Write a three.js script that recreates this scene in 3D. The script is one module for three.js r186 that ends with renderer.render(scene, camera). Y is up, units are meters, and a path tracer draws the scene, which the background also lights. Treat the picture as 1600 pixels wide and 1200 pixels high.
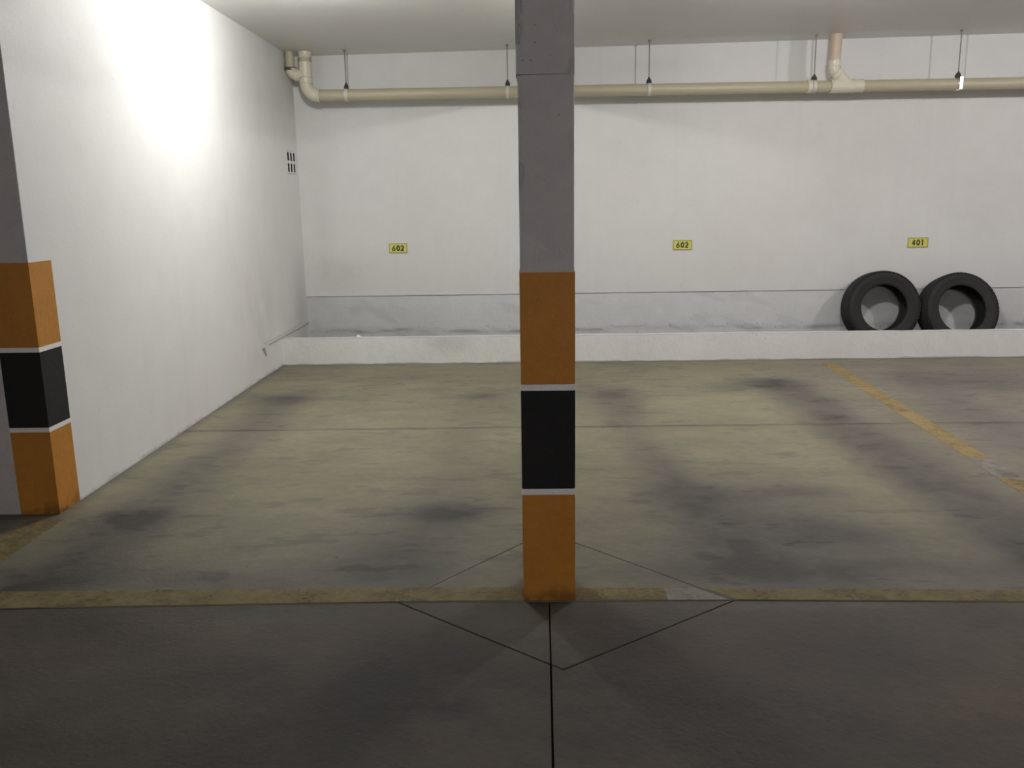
import * as THREE from 'three';
import { mergeGeometries, mergeVertices } from 'three/addons/utils/BufferGeometryUtils.js';
import { RoundedBoxGeometry } from 'three/addons/geometries/RoundedBoxGeometry.js';

// ---------- camera, lamps, exposure ----------
const scene = new THREE.Scene();
scene.background = new THREE.Color(0x000000);
const camera = new THREE.PerspectiveCamera(2 * Math.atan(600 / 1361.46) * 180 / Math.PI, 4 / 3, 0.05, 60);
const EYE = new THREE.Vector3(0, 1.45, 0);
{
  const pitch = 0.2052, roll = -0.0155, yaw = -0.0216;
  const r0 = new THREE.Vector3(Math.cos(yaw), 0, Math.sin(yaw)), f0 = new THREE.Vector3(Math.sin(yaw), 0, -Math.cos(yaw)), up0 = new THREE.Vector3(0, 1, 0);
  const f = f0.clone().multiplyScalar(Math.cos(pitch)).addScaledVector(up0, -Math.sin(pitch));
  const u = f0.clone().multiplyScalar(Math.sin(pitch)).addScaledVector(up0, Math.cos(pitch));
  const R = r0.clone().multiplyScalar(Math.cos(roll)).addScaledVector(u, Math.sin(roll));
  const U = u.clone().multiplyScalar(Math.cos(roll)).addScaledVector(r0, -Math.sin(roll));
  camera.position.copy(EYE);
  camera.quaternion.setFromRotationMatrix(new THREE.Matrix4().makeBasis(R, U, f.clone().negate()));
}
scene.add(camera);
const renderer = new THREE.WebGLRenderer({ antialias: true });
renderer.toneMapping = THREE.LinearToneMapping;
renderer.toneMappingExposure = 1.42;
renderer.shadowMap.enabled = true;
const LAMPS = [   // x, depth, drop below ceiling, intensity, colour
  [-1.38, 5.9, 0.098, 4.9, [1.0, 0.99, 0.955], 'bulb on the ceiling close to the left wall, lighting the first bays'],
  [2.15, 5.93, 0.098, 6.5, [1.0, 0.96, 0.955], 'bulb on the ceiling between the middle pillar and the tyres'],
  [5.6, 5.93, 0.098, 6.5, [1.0, 0.955, 0.95], 'bulb on the ceiling beyond the tyres, farthest along the bays'],
  [-2.6, -1.6, 0.098, 3.5, [1.0, 0.95, 0.945], 'added unseen fill light over the driving lane, nearest the grey wall'],  // lane lights are added behind the camera to brighten the pillar fronts
  [1.0, -1.6, 0.098, 3.5, [1.0, 0.95, 0.945], 'added unseen fill light over the middle of the driving lane'],
  [4.6, -1.6, 0.098, 3.5, [1.0, 0.95, 0.945], 'added unseen fill light over the far end of the driving lane'],
];

// ---------- helpers ----------
const ceilY = (x) => 2.9118 + 0.0123 * x;
const DB = 8.985, XL = -2.3095, DK = 7.947, HK = 0.241, DC = 3.981, XC = -2.296;
function rng(seed) { let s = seed >>> 0; return () => { s = (s + 0x6D2B79F5) >>> 0; let t = s; t = Math.imul(t ^ (t >>> 15), t | 1); t ^= t + Math.imul(t ^ (t >>> 7), t | 61); return ((t ^ (t >>> 14)) >>> 0) / 4294967296; }; }
function hash2(ix, iy, s) { let h = Math.imul(ix, 374761393) + Math.imul(iy, 668265263) + Math.imul(s, 974634533); h = Math.imul(h ^ (h >>> 13), 1274126177); return ((h ^ (h >>> 16)) >>> 0) / 4294967296; }
function vnoise(x, y, s, per = 0) {
  let ix = Math.floor(x), iy = Math.floor(y); const fx = x - ix, fy = y - iy;
  const u = fx * fx * (3 - 2 * fx), v = fy * fy * (3 - 2 * fy);
  let jx = ix + 1, jy = iy + 1;
  if (per) { ix = ((ix % per) + per) % per; jx = ((jx % per) + per) % per; iy = ((iy % per) + per) % per; jy = ((jy % per) + per) % per; }
  const a = hash2(ix, iy, s), b = hash2(jx, iy, s), c = hash2(ix, jy, s), d = hash2(jx, jy, s);
  return a + (b - a) * u + (c - a) * v + (a - b - c + d) * u * v;
}
function fbm(x, y, s, oct = 4, gain = 0.5) { let r = 0, a = 1, t = 0; for (let i = 0; i < oct; i++) { r += a * vnoise(x, y, s + i * 17); t += a; a *= gain; x *= 2.03; y *= 2.03; } return r / t; }
const clamp = (v, a, b) => v < a ? a : v > b ? b : v;
const sstep = (a, b, x) => { const t = clamp((x - a) / (b - a), 0, 1); return t * t * (3 - 2 * t); };
const enc = (l) => Math.round(255 * clamp(l <= 0.0031308 ? l * 12.92 : 1.055 * Math.pow(l, 1 / 2.4) - 0.055, 0, 1));
// colour map over a rectangle of a surface, in metres: fn(x, y) -> linear rgb
function colourMap(x0, y0, w, h, px, fn, wrap = THREE.MirroredRepeatWrapping) {
  const W = px, H = Math.max(16, Math.round(px * h / w)), a = new Uint8Array(W * H * 4);
  for (let j = 0; j < H; j++) for (let i = 0; i < W; i++) {
    const c = fn(x0 + (i + 0.5) / W * w, y0 + (j + 0.5) / H * h), k = (j * W + i) * 4;
    a[k] = enc(c[0]); a[k + 1] = enc(c[1]); a[k + 2] = enc(c[2]); a[k + 3] = 255;
  }
  const t = new THREE.DataTexture(a, W, H); t.colorSpace = THREE.SRGBColorSpace; t.magFilter = t.minFilter = THREE.LinearFilter;
  t.wrapS = t.wrapT = wrap; t.repeat.set(1 / w, 1 / h); t.offset.set(-x0 / w, -y0 / h); t.needsUpdate = true; return t;
}
function greyTile(size, px, fn) {   // repeating height map, size in metres
  const a = new Uint8Array(px * px * 4);
  for (let j = 0; j < px; j++) for (let i = 0; i < px; i++) { const v = Math.round(255 * clamp(fn(i / px, j / px), 0, 1)), k = (j * px + i) * 4; a[k] = a[k + 1] = a[k + 2] = v; a[k + 3] = 255; }
  const t = new THREE.DataTexture(a, px, px); t.magFilter = t.minFilter = THREE.LinearFilter; t.wrapS = t.wrapT = THREE.RepeatWrapping; t.repeat.set(1 / size, 1 / size); t.needsUpdate = true; return t;
}
const used = {};
function numbered(n) { if (!(n in used)) { used[n] = 0; return n; } used[n]++; return n + '_' + String(used[n]).padStart(3, '0'); }
function mesh(name, geo, mat, parent) {
  const m = new THREE.Mesh(geo, mat); m.name = parent === scene ? numbered(name) : name; m.castShadow = m.receiveShadow = true; parent.add(m); return m;
}
function thing(name, label, category, pos = [0, 0, 0], group) {
  const o = new THREE.Group(); o.name = numbered(name); o.position.set(...pos); o.userData = { label, category, kind: 'thing' };
  if (group) o.userData.group = group; scene.add(o); return o;
}
function structure(name) { const o = new THREE.Group(); o.name = numbered(name); o.userData.kind = 'structure'; scene.add(o); return o; }
// box given in world extents; depth d grows away from the camera (z = -d); uv = metres on each face
function slab(x0, x1, y0, y1, d0, d1, seg = [1, 1, 1], jitter = 0, seed = 1) {
  let g = new THREE.BoxGeometry(x1 - x0, y1 - y0, d1 - d0, ...seg); g.translate((x0 + x1) / 2, (y0 + y1) / 2, -(d0 + d1) / 2);
  const p = g.attributes.position, n = g.attributes.normal, uv = g.attributes.uv;
  for (let i = 0; i < p.count; i++) {
    const ax = Math.abs(n.getX(i)), ay = Math.abs(n.getY(i)), X = p.getX(i), Y = p.getY(i), D = -p.getZ(i);
    if (ax > 0.5) uv.setXY(i, D, Y); else if (ay > 0.5) uv.setXY(i, X, D); else uv.setXY(i, X, Y);
  }
  if (jitter) {
    for (let i = 0; i < p.count; i++) {
      const X = p.getX(i), Y = p.getY(i), Z = p.getZ(i), q = 6;
      const a = fbm(X * q + Z * 3.1, Y * q + 7, seed, 3) - 0.5, b = fbm(Y * q + X * 4.3, Z * q + 3, seed + 5, 3) - 0.5, c = fbm(Z * q + Y * 2.7, X * q + 11, seed + 9, 3) - 0.5;
      p.setXYZ(i, X + a * jitter * 2, Y + b * jitter * 2, Z + c * jitter * 2);
    }
    g.computeVertexNormals();
  }
  return g;
}
const std = (o) => new THREE.MeshStandardMaterial({ roughness: 0.9, metalness: 0, ...o });
const lin = (r, g, b) => new THREE.Color().setRGB(r, g, b);
const withMap = (t, s) => { const c = t.clone(); c.repeat.multiplyScalar(s); c.needsUpdate = true; return c; };

// ---------- surface materials ----------
const plasterBump = greyTile(0.6, 512, (u, v) => {
  let r = 0; for (const [f, a, s] of [[10, 0.3, 1], [30, 0.3, 2], [80, 0.25, 3], [160, 0.15, 4]]) r += a * vnoise(u * f, v * f, s, f); return r;
});
const concreteBump = greyTile(0.9, 512, (u, v) => {
  let r = 0; for (const [f, a, s] of [[6, 0.3, 11], [22, 0.3, 12], [70, 0.25, 13], [170, 0.15, 14]]) r += a * vnoise(u * f, v * f, s, f); return r;
});
const WHITE = [0.76, 0.76, 0.752];
function wallTone(seed, marks = []) {
  return (x, y) => {
    let k = 0.955 + 0.07 * (fbm(x * 0.9, y * 0.9, seed, 3) - 0.5) + 0.05 * (fbm(x * 7, y * 7, seed + 3, 3) - 0.5);
    const streak = fbm(x * 9, y * 0.5, seed + 8, 3); k -= 0.014 * sstep(0.55, 0.8, streak);
    const sp = vnoise(x * 38, y * 38, seed + 21); if (sp > 0.985) k *= 0.86;
    const w = fbm(x * 0.6 + 3, y * 0.6, seed + 30, 2) - 0.5;
    for (const [mx, my, rx, ry, s] of marks) { const d = ((x - mx) / rx) ** 2 + ((y - my) / ry) ** 2; if (d < 4) k *= 1 - s * Math.exp(-d * 1.6) * (0.5 + fbm(x * 12, y * 12, seed + 40, 3)); }
    return [WHITE[0] * k * (1 + 0.02 * w), WHITE[1] * k, WHITE[2] * k * (1 - 0.05 * w)];
  };
}
const backMap = colourMap(-2.4, 0.4, 8, 2.7, 2048, wallTone(3, [[-1.9, 0.75, 0.5, 0.25, 0.10], [3.1, 1.35, 0.35, 0.5, 0.05], [4.5, 1.3, 0.4, 0.4, 0.05], [-2.1, 1.2, 0.12, 0.6, 0.06], [1.3, 2.75, 0.4, 0.1, 0.06], [-1.5, 2.3, 1.0, 0.3, 0.03]]));
const leftMap = colourMap(3.8, 0, 5.4, 3, 1536, (x, y) => {
  const c = wallTone(71)(x, y); let k = 1;
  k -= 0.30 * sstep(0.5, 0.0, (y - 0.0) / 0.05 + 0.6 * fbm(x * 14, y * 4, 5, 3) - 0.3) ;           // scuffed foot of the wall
  k -= 0.10 * Math.exp(-(((x - 7.35) / 0.45) ** 2 + ((y - 0.5) / 0.5) ** 2)) * fbm(x * 8, y * 5, 6, 3) * 2;
  k -= 0.22 * Math.exp(-(((x - 8.75) / 0.25) ** 2)) * sstep(1.2, 0.35, y);                          // darker low down towards the far corner
  return c.map((v) => v * k);
});
const lowerMap = colourMap(-2.4, -0.1, 8, 0.66, 2048, (x, y) => {
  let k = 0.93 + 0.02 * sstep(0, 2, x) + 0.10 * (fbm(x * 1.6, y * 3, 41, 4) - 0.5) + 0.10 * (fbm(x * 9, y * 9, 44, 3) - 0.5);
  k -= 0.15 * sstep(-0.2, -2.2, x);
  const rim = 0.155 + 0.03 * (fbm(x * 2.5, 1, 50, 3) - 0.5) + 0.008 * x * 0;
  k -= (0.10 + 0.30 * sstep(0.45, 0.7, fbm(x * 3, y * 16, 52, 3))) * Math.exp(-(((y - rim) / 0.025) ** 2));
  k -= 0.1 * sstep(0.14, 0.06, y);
  if (y < 0.2 && fbm(x * 26, y * 26, 57, 2) > 0.84) k *= 0.7;
  const scrape = fbm(x * 3 + y * 9, y * 2 - x * 2, 58, 4); k -= 0.08 * sstep(0.6, 0.75, scrape);
  return [k * 0.725, k * 0.74, k * 0.735];
});
const mWallBack = std({ map: backMap, bumpMap: plasterBump, bumpScale: 0.0009, roughness: 0.75 });
const mWallLeft = std({ map: leftMap, bumpMap: plasterBump, bumpScale: 0.0008, roughness: 0.6 });
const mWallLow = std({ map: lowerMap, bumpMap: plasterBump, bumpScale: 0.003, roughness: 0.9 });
const plainTone = colourMap(0, 0, 4, 4, 1024, wallTone(120));
const mWhite = std({ map: plainTone, bumpMap: plasterBump, bumpScale: 0.002 });
const greyTone = colourMap(0, 0, 3, 3, 1024, (x, y) => { const k = 0.95 + 0.16 * (fbm(x * 2, y * 2, 131, 4) - 0.5) + 0.10 * (fbm(x * 30, y * 30, 135, 3) - 0.5); const s = vnoise(x * 75, y * 75, 139) > 0.965 + 0.02 * sstep(2.2, 1.2, y) ? 0.5 : 1; return [0.51 * k * s, 0.488 * k * s, 0.486 * k * s]; });
const mGrey = std({ map: greyTone, bumpMap: plasterBump, bumpScale: 0.0025 });
const ceilTone = colourMap(0, 0, 5, 5, 1024, (x, y) => { const k = 0.94 + 0.10 * (fbm(x * 0.7, y * 0.7, 151, 3) - 0.5) + 0.04 * (fbm(x * 14, y * 14, 155, 3) - 0.5); return [0.77 * k, 0.76 * k, 0.725 * k]; });
const mCeil = std({ map: ceilTone, bumpMap: plasterBump, bumpScale: 0.0008, roughness: 0.42 });
const mKerb = std({ map: colourMap(-2.4, -0.05, 8, 0.4, 2048, (x, y) => {
  let k = 0.96 + 0.10 * (fbm(x * 2, y * 3, 161, 4) - 0.5) + 0.07 * (fbm(x * 16, y * 16, 165, 3) - 0.5);
  k -= 0.20 * Math.exp(-(((x + 0.75) / 0.16) ** 2)) * sstep(0.0, 0.2, y) * (0.4 + fbm(x * 10, y * 10, 163, 3));
  k -= 0.35 * sstep(0.5, 0.2, y / 0.03 + 0.8 * fbm(x * 9, y * 9, 167, 3) - 0.25);
  if (vnoise(x * 26, y * 26, 169) > 0.985) k *= 0.7;
  return [0.745 * k, 0.745 * k, 0.725 * k];
}), bumpMap: plasterBump, bumpScale: 0.003 });

// floor colours: plain concrete with tyre dirt. Stains are [x, depth, half width, half length, turn, strength]
const SPOTS = [
  [-1.89, 3.93, 0.19, 0.10, 0, 0.40], [-1.86, 3.75, 0.30, 0.22, 0, 0.14], [-0.385, 3.95, 0.17, 0.11, 0, 0.42], [-0.46, 3.98, 0.28, 0.22, 0, 0.16], [-1.92, 6.53, 0.25, 0.15, 0.2, 0.40], [-1.98, 6.40, 0.32, 0.2, 0.2, 0.14], [-0.41, 6.55, 0.20, 0.12, 0.2, 0.40],
  [0.62, 6.56, 0.22, 0.24, 0, 0.36], [0.63, 6.0, 0.18, 0.34, 0, 0.18], [-0.52, 3.60, 0.27, 0.36, 0, 0.30], [-0.60, 3.30, 0.30, 0.2, 0, 0.24],
  [0.80, 4.10, 0.26, 0.34, 0, 0.30], [0.72, 4.65, 0.18, 0.5, 0, 0.20], [0.98, 3.50, 0.36, 0.26, 0, 0.34], [1.25, 4.22, 0.34, 0.12, 0, 0.36], [1.15, 3.85, 0.42, 0.3, 0, 0.22], [1.42, 3.62, 0.22, 0.18, 0, 0.26], [1.35, 3.25, 0.6, 0.13, 0, 0.26], [0.85, 3.25, 0.4, 0.13, 0, 0.20],
  [3.5, 6.85, 0.55, 0.3, 0, 0.28], [1.72, 6.78, 0.42, 0.16, 0.2, 0.32], [-1.2, 3.2, 0.6, 0.13, 0, 0.16], [-1.9, 3.25, 0.5, 0.2, 0, 0.14],
  [0.22, 6.9, 0.3, 0.2, 0, 0.1], [-1.4, 7.3, 0.9, 0.2, 0, 0.10], [-2.1, 7.6, 0.3, 0.25, 0, 0.16], [3.6, 5.2, 0.8, 0.9, 0, 0.08],
  [1.62, 4.9, 0.22, 1.3, 0.0, -0.14], [1.2, 6.2, 0.4, 0.5, 0, -0.10],
];
const TRACKS = [   // polylines of [x, depth], half width, strength
  [[[-1.86, 6.3], [-1.86, 5.2], [-1.87, 4.4], [-1.88, 3.9], [-1.9, 3.3], [-1.95, 2.9]], 0.19, 0.34],
  [[[-0.42, 6.5], [-0.42, 5.2], [-0.42, 3.9]], 0.15, 0.11],
  [[[1.95, 6.9], [2.0, 6.4], [2.04, 5.2], [2.08, 4.3], [2.15, 3.2]], 0.23, 0.46],
  [[[0.64, 6.4], [0.66, 5.2], [0.8, 4.2], [0.9, 3.2]], 0.16, 0.16],
  [[[3.1, 7.0], [3.0, 6.0], [2.95, 5.0], [2.9, 3.2]], 0.2, 0.16],
];
function segDist(x, y, a, b) { const dx = b[0] - a[0], dy = b[1] - a[1], t = clamp(((x - a[0]) * dx + (y - a[1]) * dy) / (dx * dx + dy * dy), 0, 1); return Math.hypot(x - a[0] - t * dx, y - a[1] - t * dy); }
function bayTone(x, d) {
  const warp = 0.10 * (fbm(x * 2.6, d * 2.6, 201, 3) - 0.5), wx = x + warp, wd = d + 0.10 * (fbm(x * 2.6 + 9, d * 2.6, 204, 3) - 0.5);
  const cloud = fbm(x * 1.1, d * 1.5, 207, 4), mid = fbm(x * 4, d * 8, 211, 4), fine = fbm(x * 28, d * 34, 215, 3);
  let k = 1 + 0.34 * (cloud - 0.5) + 0.36 * (mid - 0.5) + 0.22 * (fine - 0.5), dirt = 0;
  for (const [sx, sd, rx, rd, turn, s] of SPOTS) {
    const c = Math.cos(turn), q = Math.sin(turn), ux = (wx - sx) * c + (wd - sd) * q, ud = -(wx - sx) * q + (wd - sd) * c, r = (ux / rx) ** 2 + (ud / rd) ** 2;
    if (r < 6) dirt += s * Math.exp(-r * 0.9);
  }
  for (const [pts, w, s] of TRACKS) { let m = 9; for (let i = 0; i + 1 < pts.length; i++) m = Math.min(m, segDist(wx, wd, pts[i], pts[i + 1])); if (m < w * 2.6) dirt += s * Math.exp(-((m / w) ** 2.6)) * (0.42 + 0.95 * mid); }
  dirt *= 0.7 + 0.6 * fbm(x * 9, d * 9, 219, 3);
  const scuff = fbm(x * 5.5, d * 13, 223, 3); dirt += 0.16 * sstep(0.64, 0.78, scuff);
  if (vnoise(x * 17, d * 21, 227) > 0.987) dirt += 0.22 * sstep(0.5, 0.6, fine);
  const jl = 5.558; dirt += 0.30 * Math.exp(-(((d - jl) / 0.022) ** 2)) * (0.3 + fbm(x * 5, 3, 229, 3));
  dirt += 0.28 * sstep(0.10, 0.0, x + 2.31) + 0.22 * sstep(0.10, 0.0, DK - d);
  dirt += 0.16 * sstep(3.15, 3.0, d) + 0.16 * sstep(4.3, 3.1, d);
  dirt = clamp(dirt * 1.12, -0.15, 0.8);
  const grey = clamp(sstep(1.5, 3.0, x + 0.4 * (cloud - 0.5)) * 0.75 + dirt * 1.7, 0, 1);   // right-hand bays are greyer
  const A = [0.186, 0.174, 0.113], B = [0.178, 0.159, 0.134]; k *= (1 - dirt);
  return [0, 1, 2].map((i) => (A[i] + (B[i] - A[i]) * grey) * k);
}
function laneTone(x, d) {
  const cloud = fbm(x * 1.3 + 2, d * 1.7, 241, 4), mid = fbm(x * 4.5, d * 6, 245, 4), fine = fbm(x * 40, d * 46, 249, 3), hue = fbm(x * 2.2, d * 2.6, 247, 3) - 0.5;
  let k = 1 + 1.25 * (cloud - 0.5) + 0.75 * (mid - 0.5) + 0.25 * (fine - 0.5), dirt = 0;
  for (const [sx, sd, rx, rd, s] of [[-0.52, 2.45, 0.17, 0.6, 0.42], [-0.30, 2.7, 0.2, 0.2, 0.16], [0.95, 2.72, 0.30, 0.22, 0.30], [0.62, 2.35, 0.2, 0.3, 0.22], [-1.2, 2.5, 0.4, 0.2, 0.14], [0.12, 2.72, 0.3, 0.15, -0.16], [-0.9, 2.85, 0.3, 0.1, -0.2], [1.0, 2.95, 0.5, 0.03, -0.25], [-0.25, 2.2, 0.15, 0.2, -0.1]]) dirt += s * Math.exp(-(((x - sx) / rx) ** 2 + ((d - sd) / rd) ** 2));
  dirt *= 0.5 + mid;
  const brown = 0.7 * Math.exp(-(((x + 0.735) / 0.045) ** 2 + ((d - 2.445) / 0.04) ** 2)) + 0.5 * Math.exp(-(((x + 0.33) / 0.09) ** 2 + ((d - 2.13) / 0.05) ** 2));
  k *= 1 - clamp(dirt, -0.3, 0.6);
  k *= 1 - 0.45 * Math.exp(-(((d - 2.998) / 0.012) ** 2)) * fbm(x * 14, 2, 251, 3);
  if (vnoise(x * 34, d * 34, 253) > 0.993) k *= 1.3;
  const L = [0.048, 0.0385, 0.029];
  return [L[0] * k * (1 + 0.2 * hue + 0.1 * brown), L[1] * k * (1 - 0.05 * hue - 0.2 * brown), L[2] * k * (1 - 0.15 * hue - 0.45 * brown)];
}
const mBay = std({ map: colourMap(-2.5, 2.4, 8, 5.7, 2048, bayTone), bumpMap: concreteBump, bumpScale: 0.003, roughness: 0.72 });
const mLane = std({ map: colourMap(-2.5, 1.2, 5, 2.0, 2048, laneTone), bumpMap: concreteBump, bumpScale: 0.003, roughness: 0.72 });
const mUnder = std({ color: lin(0.02, 0.018, 0.015), roughness: 1 });
const lineAlpha = (seed, worn) => greyTile(1.7, 512, (u, v) => { const f = vnoise(u * 8, v * 8, seed, 8) * 0.35 + vnoise(u * 36, v * 36, seed + 1, 36) * 0.35 + vnoise(u * 130, v * 130, seed + 2, 130) * 0.3; return 0.52 + 0.42 * sstep(worn - 0.40, worn + 0.35, f); });
function linePaint(r, g, b, worn, seed) { return std({ color: lin(r, g, b), alphaMap: lineAlpha(seed, worn), transparent: true, roughness: 0.8, bumpMap: concreteBump, bumpScale: 0.002 }); }
const mYellow = linePaint(0.180, 0.142, 0.058, 0.40, 301), mYellowDeep = linePaint(0.29, 0.212, 0.085, 0.42, 311), mYellowPale = linePaint(0.20, 0.155, 0.055, 0.55, 321), mWorn = linePaint(0.25, 0.23, 0.20, 0.45, 331);

// ---------- the setting ----------
function polygon(points, inset, depth, top) {   // [x, depth] points, joint half-width taken off every edge
  let P = points.map(([x, d]) => new THREE.Vector2(x, d));
  if (THREE.ShapeUtils.area(P) < 0) P.reverse();
  const n = P.length, Q = [];
  for (let i = 0; i < n; i++) {
    const a = P[(i + n - 1) % n], b = P[i], c = P[(i + 1) % n];
    const e1 = b.clone().sub(a).normalize(), e2 = c.clone().sub(b).normalize(), n1 = new THREE.Vector2(-e1.y, e1.x), n2 = new THREE.Vector2(-e2.y, e2.x);
    const k = inset / Math.max(0.3, 1 + n1.dot(n2)); Q.push(b.clone().addScaledVector(n1.add(n2), k));
  }
  const g = new THREE.ExtrudeGeometry(new THREE.Shape(Q), { depth: depth - 0.0015, bevelEnabled: true, bevelThickness: 0.0015, bevelSize: 0.0012, bevelOffset: -0.0012, bevelSegments: 1 });
  g.rotateX(-Math.PI / 2); g.translate(0, top - depth, 0); return g;
}
const floor = structure('floor');
const JT = [[-2.6, 5.53], [-0.72, 5.562], [0.72, 5.572], [9.0, 5.58]], DL = [-0.502, 3.002], DR = [0.743, 3.001], DBK = [0.063, 3.697], DFR = [0.094, 2.52], CJ = [0.0555, 2.5505];
mesh('floor_slab', polygon([[-2.6, 8.06], ...JT, [9.0, 8.06]], 0.004, 0.03, 0), mBay, floor);
mesh('floor_slab', polygon([[-7, 2.93], [-1.98, 2.962], DL, DBK, DR, [1.76, 2.972], [9.0, 2.95], ...JT.slice().reverse(), [-2.6, 4.1], [-7, 4.1]], 0.0022, 0.03, 0), mBay, floor);
mesh('floor_slab', polygon([DL, DBK, DR], 0.0022, 0.03, 0), mBay, floor);
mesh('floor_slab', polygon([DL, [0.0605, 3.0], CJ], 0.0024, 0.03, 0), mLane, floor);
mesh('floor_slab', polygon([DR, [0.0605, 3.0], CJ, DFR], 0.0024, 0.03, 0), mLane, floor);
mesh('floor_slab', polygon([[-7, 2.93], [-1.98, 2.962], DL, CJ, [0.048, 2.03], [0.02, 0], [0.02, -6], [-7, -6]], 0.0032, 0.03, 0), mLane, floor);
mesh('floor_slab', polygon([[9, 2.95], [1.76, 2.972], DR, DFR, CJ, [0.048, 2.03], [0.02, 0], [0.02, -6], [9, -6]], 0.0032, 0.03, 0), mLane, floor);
mesh('subfloor', slab(-7, 9, -0.25, -0.014, -6, 9.2), mUnder, floor);
mesh('trough_floor', slab(XL - 0.02, 9, -0.2, -0.015, DK + 0.1, DB + 0.02), mWallLow, floor);
// painted parking lines: a film of paint on the slabs, one strip each
function strip(pts, mat, name = 'parking_line') { return mesh(name, polygon(pts, 0, 0.004, 0.0018), mat, floor); }
strip([[-7, 2.965], [-1.98, 2.968], [-0.52, 3.006], [-0.40, 3.008], [-0.036, 3.008], [-0.036, 3.122], [-0.40, 3.124], [-2.0, 3.112], [-7, 3.10]], mYellow);
strip([[0.16, 3.008], [0.50, 3.006], [0.50, 3.105], [0.16, 3.115]], mYellowPale);
strip([[0.50, 3.006], [0.725, 3.005], [0.62, 3.105], [0.50, 3.105]], mWorn, 'worn_patch');
strip([[0.755, 3.006], [1.76, 2.978], [9, 2.96], [9, 3.06], [1.8, 3.075], [0.66, 3.10]], mYellow);
strip([[2.60, 7.72], [2.463, 4.80], [2.585, 4.75], [2.725, 7.70]], mYellowDeep);
strip([[2.463, 4.80], [2.437, 4.42], [2.562, 4.36], [2.585, 4.75]], mWorn, 'worn_patch');
strip([[2.437, 4.42], [2.39, 3.08], [2.515, 3.08], [2.562, 4.36]], mYellowDeep);
strip([[-2.40, 3.90], [-2.41, 3.115], [-2.24, 3.115], [-2.235, 3.90]], mYellowPale);

const wallBack = structure('wall_back');
mesh('upper_plaster', slab(XL - 0.3, 9, 0.5296, 3.3, DB - 0.011, DB + 0.25), mWallBack, wallBack);
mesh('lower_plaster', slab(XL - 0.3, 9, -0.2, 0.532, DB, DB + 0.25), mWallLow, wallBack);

const wallLeft = structure('wall_left');
{ // extruded so that the vent block has its own opening; shape axes: depth, height
  const s = new THREE.Shape([[4.181, -0.2], [9.1, -0.2], [9.1, 3.3], [4.181, 3.3]].map((q) => new THREE.Vector2(...q)));
  const hole = (pts) => s.holes.push(new THREE.Path(pts.map((q) => new THREE.Vector2(...q))));
  hole([[8.565, 1.755], [8.565, 1.975], [8.885, 1.975], [8.885, 1.755]]);
  const g = new THREE.ExtrudeGeometry(s, { depth: 0.16, bevelEnabled: false });
  const p = g.attributes.position;
  for (let i = 0; i < p.count; i++) { const D = p.getX(i), Y = p.getY(i), t = p.getZ(i); p.setXYZ(i, XL + 0.0027 * (DB - D) - t, Y, -D); }
  g.computeVertexNormals(); mesh('plaster', g, mWallLeft, wallLeft);
  mesh('core', slab(XL - 0.34, XL - 0.15, -0.2, 3.3, 4.24, 9.2), mUnder, wallLeft);
  // low mortar skim along the foot of the wall, feathered out at its near end, with two darker grey beads near its top
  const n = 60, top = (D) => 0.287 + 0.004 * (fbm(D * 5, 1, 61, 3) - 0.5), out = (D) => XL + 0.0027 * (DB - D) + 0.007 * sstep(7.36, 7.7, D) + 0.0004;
  const fp = []; for (let i = 0; i < n; i++) { const A = 7.37 + i / n * 1.62, B = 7.37 + (i + 1) / n * 1.62, q = [[A, -0.05], [B, -0.05], [B, top(B)], [A, top(A)]].map(([D, Y]) => [out(D), Y, -D]); fp.push(...q[0], ...q[1], ...q[2], ...q[0], ...q[2], ...q[3]); }
  const fg = new THREE.BufferGeometry(); fg.setAttribute('position', new THREE.Float32BufferAttribute(fp, 3));
  const uvs = []; for (let i = 0; i < fp.length; i += 3) uvs.push(-fp[i + 2], fp[i + 1]); fg.setAttribute('uv', new THREE.Float32BufferAttribute(uvs, 2)); fg.computeVertexNormals();
  mesh('mortar_skim', fg, mWallLeft, wallLeft);
  const line = (D0, D1, dy, r, m) => { const pts = []; for (let i = 0; i <= 24; i++) { const D = D0 + (D1 - D0) * i / 24; pts.push(new THREE.Vector3(out(D) - r * 0.3, top(D) + dy, -D)); } return mesh('grey_bead', new THREE.TubeGeometry(new THREE.CatmullRomCurve3(pts), 60, r, 6, false), m, wallLeft); };
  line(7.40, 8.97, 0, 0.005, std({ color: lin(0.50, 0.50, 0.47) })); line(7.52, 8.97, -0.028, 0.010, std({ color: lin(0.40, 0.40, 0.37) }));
  const chip = new THREE.Shape([[7.355, 0.252], [7.44, 0.249], [7.478, 0.164], [7.44, 0.178]].map((q) => new THREE.Vector2(...q))), cg = new THREE.ExtrudeGeometry(chip, { depth: 0.0015, bevelEnabled: false }), cp = cg.attributes.position;
  for (let i = 0; i < cp.count; i++) { const D = cp.getX(i), Y = cp.getY(i), t = cp.getZ(i); cp.setXYZ(i, out(D) + t, Y, -D); }
  cg.computeVertexNormals(); mesh('notch_shade', cg, std({ color: lin(0.30, 0.29, 0.26), roughness: 1 }), wallLeft);  // thin dark piece, the shade of a notch put into its colour
}
const wallFrontLeft = structure('wall_front_left');
mesh('plaster', slab(-7, -2.487, -0.2, 3.3, DC, DC + 0.25), mGrey, wallFrontLeft);
for (const [n, ...b] of [['wall_right', 9, 9.25, -0.2, 3.3, -6, 9.2], ['wall_side_left', -7.25, -7, -0.2, 3.3, -6, 4.2], ['wall_front', -7, 9, -0.2, 3.3, -6.25, -6]]) {
  const m = mesh(n, slab(...b), mWhite, scene); m.userData.kind = 'structure';
}
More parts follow.
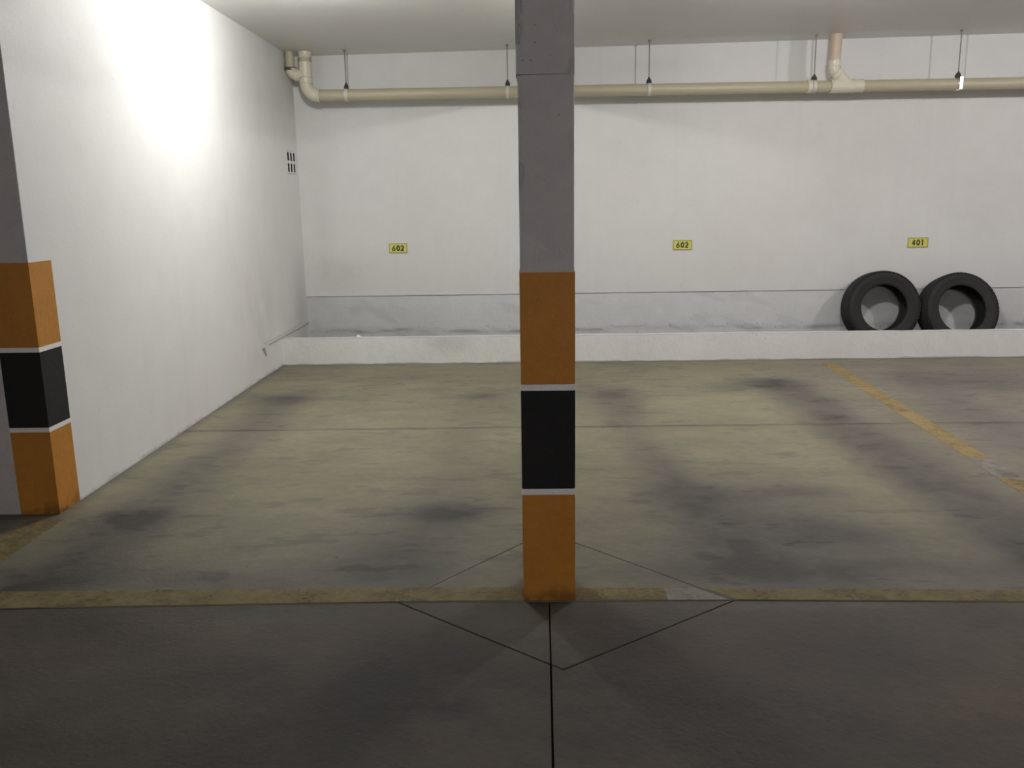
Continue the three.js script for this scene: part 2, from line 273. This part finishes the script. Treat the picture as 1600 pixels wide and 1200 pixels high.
{ // ceiling, falling slightly to the left
  const g = slab(-7.25, 9.25, 0, 0.25, -6.2, 9.2); const p = g.attributes.position;
  for (let i = 0; i < p.count; i++) p.setY(i, p.getY(i) + ceilY(p.getX(i)));
  g.computeVertexNormals(); const c = mesh('ceiling', g, mCeil, scene); c.userData.kind = 'structure';
  const b = mesh('beam', slab(-0.0335, 0.157, 2.49, 3.0, 3.19, DB), mCeil, scene); b.userData.kind = 'structure';
}
{ const k = mesh('kerb', slab(XL + 0.005, 8.99, -0.02, HK, DK, DK + 0.11, [420, 8, 4], 0.0045, 83), mKerb, scene); k.userData.kind = 'structure'; }

// ---------- striped pillars ----------
const paintTone = (r, g, b, seed, amt = 0.18) => colourMap(0, 0, 1.4, 1.4, 512, (x, y) => { const k = 1 + amt * (fbm(x * 8, y * 8, seed, 4) - 0.5) + amt * 0.8 * (fbm(x * 50, y * 50, seed + 4, 2) - 0.5); const dark = y < 0.10 ? 1 - 0.5 * sstep(0.10, 0.0, y) * sstep(0.35, 0.7, fbm(x * 20, y * 20, seed + 7, 3)) : 1; return [r * k * dark, g * k * dark, b * k * dark]; });
const mOrange = std({ map: paintTone(0.445, 0.188, 0.020, 401), bumpMap: plasterBump, bumpScale: 0.002, roughness: 0.55 });
const mBlack = std({ map: paintTone(0.006, 0.006, 0.006, 411), bumpMap: plasterBump, bumpScale: 0.002, roughness: 0.8 });
const mStripe = std({ map: paintTone(0.80, 0.79, 0.78, 421, 0.08), bumpMap: plasterBump, bumpScale: 0.002, roughness: 0.6 });
const BANDS = [['orange_band', 0, 0.411, mOrange], ['white_stripe', 0.411, 0.434, mStripe], ['black_band', 0.434, 0.797, mBlack], ['white_stripe', 0.797, 0.820, mStripe], ['orange_band', 0.820, 1.214, mOrange]];
function roughBox(x0, x1, y0, y1, d0, d1, ny, amp, chip, seed, round = 0.0025) {
  const g = slab(x0, x1, y0, y1, d0, d1, [12, ny, 12]), p = g.attributes.position, cx = (x0 + x1) / 2, cd = (d0 + d1) / 2, hx = (x1 - x0) / 2, hd = (d1 - d0) / 2;
  for (let i = 0; i < p.count; i++) {
    const X = p.getX(i) - cx, Y = p.getY(i), D = -p.getZ(i) - cd;
    const corner = sstep(0.80, 1.0, Math.abs(X / hx)) * sstep(0.80, 1.0, Math.abs(D / hd)), q = Math.sign(X) * 3 + Math.sign(D) * 7;
    const c = corner * (round + chip * sstep(0.56, 0.75, fbm(Y * 9 + q, q, seed + 3, 3))), w = amp * (fbm(Y * 3 + q, X * 5 + D * 5, seed, 3) - 0.5) * 2;
    p.setXYZ(i, cx + X * (1 - c / hx) + Math.sign(X) * w * Math.abs(X / hx), Y, -(cd + D * (1 - c / hd) + Math.sign(D) * w * Math.abs(D / hd)));
  }
  g.computeVertexNormals(); return g;
}
{
  const t = thing('parking_pillar', 'free-standing square concrete pillar with orange and black bands in the middle of the garage', 'pillar', [0.062, 0, -3.108]);
  const L = (g) => g.translate(-0.062, 0, 3.108), x0 = -0.0335, x1 = 0.157, d0 = 3.0127, d1 = 3.204;
  mesh('shaft', L(roughBox(x0 + 0.001, x1 - 0.001, -0.02, 2.92, d0 + 0.001, d1 - 0.001, 240, 0.0010, 0.010, 431, 0.004)), mGrey, t);
  const cap = mesh('upper_pour', L(roughBox(x0 - 0.003, x1 + 0.0015, 1.862, 2.90, d0 - 0.004, d1 + 0.001, 120, 0.0022, 0.016, 441)), mGrey, t);
  cap.userData.label = 'rougher upper pour above the joint';
  for (const [n, a, b, m] of BANDS) mesh(n, L(roughBox(x0 - 0.0015, x1 + 0.0015, a + 0.0003, b - 0.0003, d0 - 0.0015, d1 + 0.0015, Math.max(2, Math.round((b - a) * 70)), 0.0006, 0.001, 451, 0.001)), m, t);
}
{
  const t = thing('corner_pillar', 'orange and black banded pillar at the end of the left wall', 'pillar', [-2.39, 0, -4.078]);
  const L = (g) => g.translate(2.39, 0, 4.078);
  mesh('shaft', L(slab(-2.487, XC, -0.02, 2.90, DC + 0.003, 4.18)), mWallLeft, t);
  const f = mesh('front_face', L(slab(-2.487, XC - 0.0005, -0.02, 2.90, DC, DC + 0.02)), mGrey, t); f.userData.label = 'grey painted front face';
  for (const [n, a, b, m] of BANDS) mesh(n, L(roughBox(-2.487, XC + 0.0016, a + 0.0003, b - 0.0003, DC - 0.0016, 4.177, Math.max(2, Math.round((b - a) * 70)), 0.0002, 0.0003, 461, 0.0006)), m, t);
}

// ---------- vent block in the left wall ----------
{
  const t = thing('vent_block', 'white ventilation block with six upright slots high in the left wall', 'vent', [XL, 1.756, -8.725]);
  const s = new THREE.Shape([[-0.158, 0.002], [0.158, 0.002], [0.158, 0.217], [-0.158, 0.217]].map((q) => new THREE.Vector2(...q)));
  for (const c of [-0.105, 0, 0.105]) for (const [a, b] of [[0.018, 0.098], [0.124, 0.202]]) s.holes.push(new THREE.Path([[c - 0.030, a], [c - 0.030, b], [c + 0.030, b], [c + 0.030, a]].map((q) => new THREE.Vector2(...q))));
  const g = new THREE.ExtrudeGeometry(s, { depth: 0.003, bevelEnabled: false });
  const p = g.attributes.position; for (let i = 0; i < p.count; i++) { const a = p.getX(i), b = p.getY(i), c = p.getZ(i); p.setXYZ(i, c - 0.001, b, -a); }
  g.computeVertexNormals(); mesh('slotted_face', g, mWhite, t);
  mesh('shade_lining', mergeGeometries([[0.004, 0.214, 0.315, -0.132, 0.109, 0], [0.125, 0.214, 0.003, -0.068, 0.109, -0.156], [0.125, 0.214, 0.003, -0.068, 0.109, 0.156], [0.115, 0.003, 0.31, -0.073, 0.003, 0], [0.115, 0.003, 0.31, -0.073, 0.215, 0]].map(([a, b, c, x, y, z]) => new THREE.BoxGeometry(a, b, c).translate(x, y, z))), mUnder, t);  // lining coloured near black to give the shade inside the slots
}

// ---------- number plates ----------
const mPlate = std({ color: lin(0.68, 0.67, 0.16), roughness: 0.45 }), mRim = std({ color: lin(0.42, 0.42, 0.13), roughness: 0.5 }), mDigit = std({ color: lin(0.022, 0.02, 0.006), roughness: 0.6 });
function blob(pts) { return new THREE.Shape(pts.map((q) => new THREE.Vector2(...q))); }
function ring(cx, cy, rx, ry, ix, iy) { const s = new THREE.Shape(); s.absellipse(cx, cy, rx, ry, 0, Math.PI * 2); const h = new THREE.Path(); h.absellipse(cx, cy, ix, iy, 0, Math.PI * 2); s.holes.push(h); return s; }
function bar(ax, ay, bx, by, w) { const l = Math.hypot(bx - ax, by - ay), nx = -(by - ay) / l * w / 2, ny = (bx - ax) / l * w / 2; return blob([[ax + nx, ay + ny], [bx + nx, by + ny], [bx - nx, by - ny], [ax - nx, ay - ny]]); }
const arcTwo = () => { const o = [], i = []; for (let k = 0; k <= 14; k++) { const a = Math.PI * (1.02 - k / 14 * 1.25); o.push([0.30 + 0.30 * Math.cos(a), 0.70 + 0.30 * Math.sin(a)]); i.push([0.30 + 0.09 * Math.cos(a), 0.70 + 0.09 * Math.sin(a)]); } return blob([...o, ...i.reverse()]); };
const DIGITS = {   // unit height, about 0.62 wide
  '6': () => [ring(0.31, 0.31, 0.32, 0.32, 0.13, 0.13), blob([[0.02, 0.36], [0.34, 1.0], [0.56, 1.0], [0.30, 0.50], [0.16, 0.42]])],
  '0': () => [ring(0.33, 0.5, 0.34, 0.51, 0.115, 0.27)],
  '2': () => [arcTwo(), bar(0.50, 0.62, 0.12, 0.10, 0.25), blob([[0, 0], [0.60, 0], [0.60, 0.18], [0, 0.18]])],
  '4': () => [blob([[0.34, 0], [0.53, 0], [0.53, 1.0], [0.34, 1.0]]), bar(0.44, 0.97, 0.06, 0.28, 0.17), blob([[0, 0.20], [0.62, 0.20], [0.62, 0.37], [0, 0.37]])],
  '1': () => [blob([[0.20, 0], [0.40, 0], [0.40, 1.0], [0.05, 1.0], [0.05, 0.84], [0.20, 0.84]])],
};
function numberPlate(text, cx, cy, w, h, label, dx = 0, gap = 0.036) {
  const t = thing('number_plate', label, 'sign', [cx, cy, -(DB - 0.011)], 'parking space number plates');
  mesh('plate', new RoundedBoxGeometry(w, h, 0.006, 2, 0.002).translate(0, 0, 0.003), mPlate, t);
  const f = new THREE.Shape([[-w / 2, -h / 2], [w / 2, -h / 2], [w / 2, h / 2], [-w / 2, h / 2]].map((q) => new THREE.Vector2(...q))), b = 0.009;
  f.holes.push(new THREE.Path([[-w / 2 + b, -h / 2 + b], [-w / 2 + b, h / 2 - b], [w / 2 - b, h / 2 - b], [w / 2 - b, -h / 2 + b]].map((q) => new THREE.Vector2(...q))));
  mesh('rim', new THREE.ExtrudeGeometry(f, { depth: 0.003, bevelEnabled: true, bevelThickness: 0.001, bevelSize: 0.001, bevelOffset: -0.001, bevelSegments: 1 }).translate(0, 0, 0.0055), mRim, t);
  [...text].forEach((c, i) => {
    const s = 0.058, gs = DIGITS[c]().map((q, k) => new THREE.ExtrudeGeometry(q, { depth: 0.02 + k * 0.003, bevelEnabled: false, curveSegments: 16 }));
    const g = mergeGeometries(gs); g.scale(s * 0.97, s, 0.04); g.translate((i - 1) * 0.0445 - 0.018 + dx, -s / 2 - 0.001, 0.0059); mesh('digit', g, mDigit, t);
  });
}
numberPlate('602', -1.334, 1.013, 0.186, 0.098, 'yellow plate numbered 602 on the back wall left of the pillar', -0.001);
numberPlate('602', 1.558, 1.004, 0.192, 0.098, 'yellow plate numbered 602 on the back wall right of the pillar', -0.002);
numberPlate('401', 3.923, 0.995, 0.205, 0.100, 'yellow plate numbered 401 on the back wall above the tyres', 0.002);

// ---------- drain pipe ----------
const pipeTone = (r, g, b, seed) => colourMap(0, 0, 1, 1, 256, (x, y) => { const k = 1 + 0.14 * (fbm(x * 6, y * 6, seed, 3) - 0.5); return [r * k, g * k, b * k]; });
const mPipe = std({ map: pipeTone(0.50, 0.455, 0.325, 501), roughness: 0.45 }), mFit = std({ map: pipeTone(0.70, 0.655, 0.53, 511), roughness: 0.32 }), mDown = std({ map: pipeTone(0.60, 0.475, 0.37, 521), roughness: 0.45 });
const V = (x, y, d) => new THREE.Vector3(x, y, -d);
function cyl(a, b, r, r2 = r, seg = 28) { const d = b.clone().sub(a), g = new THREE.CylinderGeometry(r2, r, d.length(), seg, 1); g.applyQuaternion(new THREE.Quaternion().setFromUnitVectors(new THREE.Vector3(0, 1, 0), d.clone().normalize())); g.translate((a.x + b.x) / 2, (a.y + b.y) / 2, (a.z + b.z) / 2); return g; }
function socket(a, b, r) { // plastic socket: body with a rolled lip at both ends
  const d = b.clone().sub(a), L = d.length(), k = Math.min(0.012, L / 3), pts = [[r - 0.006, 0], [r + 0.003, 0.001], [r + 0.004, k * 0.6], [r, k], [r, L - k], [r + 0.004, L - k * 0.6], [r + 0.003, L - 0.001], [r - 0.006, L]].map((q) => new THREE.Vector2(...q));
  const g = new THREE.LatheGeometry(pts, 28); g.applyQuaternion(new THREE.Quaternion().setFromUnitVectors(new THREE.Vector3(0, 1, 0), d.normalize())); g.translate(a.x, a.y, a.z); return g;
}
function bend(points, r, seg = 24) { return new THREE.TubeGeometry(new THREE.CatmullRomCurve3(points, false, 'centripetal'), seg, r, 24, false); }
const PD = 8.70, PY = 2.482, PR = 0.054;
{
  const t = thing('drain_pipe', 'long beige plastic drain pipe running under the ceiling along the back wall', 'pipe', [0, PY, -PD]);
  const L = (g) => g.translate(0, -PY, PD), add = (n, g, m, label) => { const q = mesh(n, L(g), m, t); if (label) q.userData.label = label; return q; };
  add('pipe_run', cyl(V(-2.02, PY, PD), V(8.98, PY - 0.005, PD), PR), mPipe);
  // left end: riser, elbow and side branch
  const ex = -2.112, er = 0.115, el = []; for (let i = 0; i <= 10; i++) { const a = Math.PI + i / 10 * Math.PI / 2; el.push(V(ex + er + er * Math.cos(a), PY + er + er * Math.sin(a), PD)); }
  add('elbow', mergeGeometries([bend(el, 0.060), socket(V(ex, PY + er - 0.01, PD), V(ex, PY + er + 0.05, PD), 0.062), socket(V(ex + er - 0.012, PY, PD), V(-1.985, PY, PD), 0.062)]), mFit, 'cream elbow at the left end');
  add('tee', mergeGeometries([socket(V(ex, PY + er + 0.05, PD), V(ex, 2.79, PD), 0.060), cyl(V(ex, 2.672, PD), V(-2.20, 2.672, PD + 0.005), 0.052), socket(V(-2.17, 2.672, PD + 0.003), V(-2.215, 2.672, PD + 0.005), 0.054)]), mFit);
  const e2 = []; for (let i = 0; i <= 8; i++) { const a = -Math.PI / 2 - i / 8 * Math.PI / 2; e2.push(V(-2.205 + 0.045 + 0.075 * Math.cos(a) - 0.02, 2.747 + 0.075 * Math.sin(a), PD + 0.01)); }
  add('branch_elbow', bend(e2, 0.053), mFit);
  add('branch_riser', cyl(V(-2.256, 2.74, PD + 0.01), V(-2.256, ceilY(-2.25), PD + 0.01), 0.044), mPipe);
  add('collar', socket(V(-2.256, 2.715, PD + 0.01), V(-2.256, 2.745, PD + 0.01), 0.054), std({ color: lin(0.10, 0.09, 0.07), roughness: 0.8 }), 'collar coloured dark for the shaded socket underside');  // dark colour stands for shade on the underside of the socket
  add('riser', cyl(V(ex, 2.77, PD), V(ex, ceilY(ex), PD), 0.056), mPipe);
  add('ceiling_socket', socket(V(ex + 0.004, 2.825, PD), V(ex + 0.004, ceilY(ex) - 0.002, PD), 0.060), mFit);
  // wye where a down pipe comes out of the ceiling
  add('wye', mergeGeometries([socket(V(2.865, PY, PD), V(3.085, PY, PD), 0.062), cyl(V(3.035, PY, PD), V(2.915, PY + 0.12, PD), 0.060), socket(V(2.94, PY + 0.095, PD), V(2.905, PY + 0.13, PD), 0.061)]), mFit, 'cream wye fitting');
  const wy = [V(2.93, PY + 0.105, PD), V(2.906, PY + 0.13, PD), V(2.893, PY + 0.165, PD), V(2.893, PY + 0.215, PD)];
  add('wye_bend', mergeGeometries([bend(wy, 0.057), socket(V(2.893, PY + 0.17, PD), V(2.893, PY + 0.235, PD), 0.058)]), mFit);
  add('down_pipe', cyl(V(2.893, PY + 0.2, PD), V(2.900, ceilY(2.9), PD), 0.054), mDown, 'tan stained down pipe');
  add('coupling', socket(V(3.083, PY, PD), V(3.172, PY, PD), 0.059), mFit);
  add('coupling', socket(V(2.645, PY, PD), V(2.69, PY, PD), 0.059), mFit);
}
// ---------- pipe hangers ----------
const mRod = std({ color: lin(0.22, 0.21, 0.19), metalness: 0.7, roughness: 0.5 }), mClev = std({ color: lin(0.06, 0.055, 0.045), metalness: 0.3, roughness: 0.6 }), mBand = std({ color: lin(0.66, 0.65, 0.60), metalness: 0.1, roughness: 0.5 }), mBright = std({ color: lin(0.95, 0.93, 0.88), metalness: 0.9, roughness: 0.36 });
const H0 = (x) => ceilY(x) - PY;
function hanger(x, band, label, wide = 0.03) {
  const t = thing('pipe_hanger', label, 'hanger', [x, PY, -PD], 'hangers carrying the drain pipe');
  const top = H0(x), P = (a, b) => new THREE.Vector3(a, b, 0);
  mesh('rod', cyl(P(0, 0.105), P(0, top), 0.0052, 0.0052, 10), mRod, t);
  mesh('anchor', mergeGeometries([cyl(P(0, top - 0.006), P(0, top), 0.016, 0.016, 6), cyl(P(0, top - 0.018), P(0, top - 0.006), 0.009, 0.009, 6)]), mRod, t);
  const arch = []; for (let i = 0; i <= 10; i++) { const a = Math.PI * i / 10; arch.push(new THREE.Vector3(0.015 * Math.cos(a), 0.058 + 0.036 * Math.sin(a), 0.012 * Math.cos(a))); }
  const cl = mesh('clevis', mergeGeometries([new THREE.TubeGeometry(new THREE.CatmullRomCurve3(arch), 16, 0.010, 8, false), cyl(P(0, 0.088), P(0, 0.112), 0.013, 0.009, 8), cyl(P(0, 0.056), P(0, 0.088), 0.016, 0.012, 8)]), mClev, t);
  const ringPts = [[PR + 0.0015, -wide / 2], [PR + 0.005, -wide / 2], [PR + 0.005, wide / 2], [PR + 0.0015, wide / 2], [PR + 0.0015, -wide / 2]].map((q) => new THREE.Vector2(...q));
  mesh('strap', new THREE.LatheGeometry(ringPts, 40).rotateZ(Math.PI / 2), band, t);
  mesh('strap_bolt', cyl(new THREE.Vector3(-0.02, PR + 0.013, 0.0), new THREE.Vector3(0.02, PR + 0.013, 0.0), 0.006, 0.006, 8), mClev, t);
  if (band === mBright) mesh('bright_plate', new RoundedBoxGeometry(0.029, 0.115, 0.004, 2, 0.0015).rotateY(0.03).translate(0.008, 0.004, PR + 0.008), mBright, t).userData.label = 'shiny bare metal plate';
  return t;
}
hanger(-1.728, mBand, 'pipe hanger nearest the cream elbow at the left end of the pipe');
hanger(-0.186, mBand, 'pipe hanger just left of the middle pillar');
hanger(1.156, mBand, 'pipe hanger with pale strap, first one right of the middle pillar');
hanger(2.712, mBand, 'pipe hanger beside the white coupling just left of the wye fitting');
hanger(4.058, mBright, 'pipe hanger with a bright shiny strap right of the wye fitting', 0.034);

// ---------- tyres ----------
const rubberMap = colourMap(0, 0, 1, 1, 256, (x, y) => { const k = 1 + 0.4 * (fbm(x * 9, y * 9, 601, 4) - 0.5); return [0.0185 * k, 0.0180 * k, 0.0175 * k]; });
const mRubber = std({ map: rubberMap, roughness: 0.78 }), mTread = std({ map: rubberMap, roughness: 0.9 }), mLiner = std({ color: lin(0.010, 0.010, 0.010), roughness: 0.85 });
function makeTyre(label, R, rb, w, pos, lean, yaw) {
  const t = thing('car_tyre', label, 'tyre', pos, 'used tyres leaning on the back wall');
  const h = w / 2, lathe = (pts) => { const g = new THREE.LatheGeometry(pts.map((q) => new THREE.Vector2(...q)), 96); g.rotateX(Math.PI / 2); g.translate(0, R, 0); return g; };
  // tread band with four grooves, then shoulder blocks standing on it
  const tp = [[R - 0.022, -h * 0.90]]; const grooves = [-0.52, -0.18, 0.18, 0.52], crown = (s) => R - 0.010 * s * s * s * s - 0.002 * s * s;
  tp.push([crown(0.86), -h * 0.86]);
  for (const g of grooves) { tp.push([crown(g), h * (g - 0.06)], [R - 0.010, h * (g - 0.045)], [R - 0.010, h * (g + 0.045)], [crown(g), h * (g + 0.06)]); }
  tp.push([crown(0.86), h * 0.86], [R - 0.022, h * 0.90]);
  const parts = [lathe(tp)];
  const n = 58, blk = new THREE.BoxGeometry(0.024, 0.016, h * 0.24);
  for (const s of [-1, 1]) for (let i = 0; i < n; i++) { const a = (i + (s > 0 ? 0.5 : 0)) / n * Math.PI * 2, b = blk.clone(); b.rotateX(s * 0.42); b.translate(0, R - 0.0165, s * h * 0.86); b.rotateZ(a); b.translate(0, R, 0); parts.push(b.index ? b : b); }
  mesh('tread', mergeGeometries(parts), mTread, t);
  for (const s of [1, -1]) {
    const sp = [[R - 0.014, 0.86], [R - 0.026, 0.95], [R - 0.045, 1.0], [R - 0.05, 1.015], [R - 0.054, 1.0], [(R + rb) / 2 + 0.012, 1.02], [(R + rb) / 2 + 0.008, 1.035], [(R + rb) / 2, 1.02], [rb + 0.045, 0.97], [rb + 0.030, 0.945], [rb + 0.026, 0.955], [rb + 0.020, 0.93], [rb + 0.006, 0.90], [rb, 0.86], [rb + 0.001, 0.74], [rb + 0.010, 0.70]].map(([r, k]) => [r, s * k * h]);
    if (s > 0) sp.reverse(); mesh('sidewall', lathe(sp), mRubber, t);
  }
  const ip = []; for (let i = 0; i <= 16; i++) { const a = -1 + i / 8, k = Math.sqrt(Math.max(0, 1 - Math.pow(Math.abs(a), 3.2))); ip.push([rb + 0.008 + (R - 0.032 - rb) * k, a * h * 0.80 * (1 + 0.06 * k)]); }
  mesh('inner_liner', lathe(ip.reverse()), mLiner, t);
  t.rotation.order = 'YXZ'; t.rotation.set(-lean, yaw, 0); return t;
}
makeTyre('rimless black tyre standing nearly upright behind the kerb, the one nearer the pillar', 0.369, 0.226, 0.225, [3.520, -0.006, -8.73], 0.157, 0.0);
makeTyre('rimless black tyre tilted back more against the wall, the one farther from the pillar', 0.374, 0.236, 0.23, [4.270, -0.03, -8.63], 0.30, 0.05);

// ---------- crumb of mortar on the kerb ----------
{
  const g = new THREE.IcosahedronGeometry(0.014, 2), p = g.attributes.position; for (let i = 0; i < p.count; i++) { const k = 0.7 + 0.6 * vnoise(p.getX(i) * 90 + 5, p.getY(i) * 90 + p.getZ(i) * 70, 701); p.setXYZ(i, p.getX(i) * k * 1.3, p.getY(i) * k * 0.8, p.getZ(i) * k); }
  g.computeVertexNormals();
  const m = mesh('mortar_chunk', g, std({ color: lin(0.8, 0.79, 0.77) }), scene); m.position.set(-1.60, HK + 0.008, -(DK + 0.085)); m.userData = { label: 'small white mortar crumb on top of the kerb', category: 'rubble', kind: 'thing' };
}

// ---------- ceiling lamps (bay ones above the frame, lane ones added as fill) ----------
LAMPS.forEach(([x, d, drop, power, c, label]) => {
  const y = ceilY(x), t = thing('ceiling_lamp', label, 'lamp', [x, y, -d], 'bare ceiling bulbs');
  mesh('base', new THREE.LatheGeometry([[0, 0], [0.055, 0], [0.055, -0.012], [0.045, -0.022], [0.026, -0.03], [0.022, 0.036 - drop], [0, 0.036 - drop]].map((q) => new THREE.Vector2(...q)), 28), mWhite, t);
  const glow = std({ color: lin(0.9, 0.9, 0.9), emissive: lin(...c), emissiveIntensity: 6, roughness: 0.4 });
  const b = mesh('bulb', new THREE.SphereGeometry(0.034, 24, 16).scale(1, 1.15, 1).translate(0, -drop, 0), glow, t); b.castShadow = false;
  const l = new THREE.PointLight(lin(...c), power, 0, 2); l.name = 'light'; l.position.set(0, -drop, 0); l.castShadow = true; l.shadow.radius = 3; l.shadow.mapSize.set(2048, 2048); t.add(l);
});

renderer.render(scene, camera);
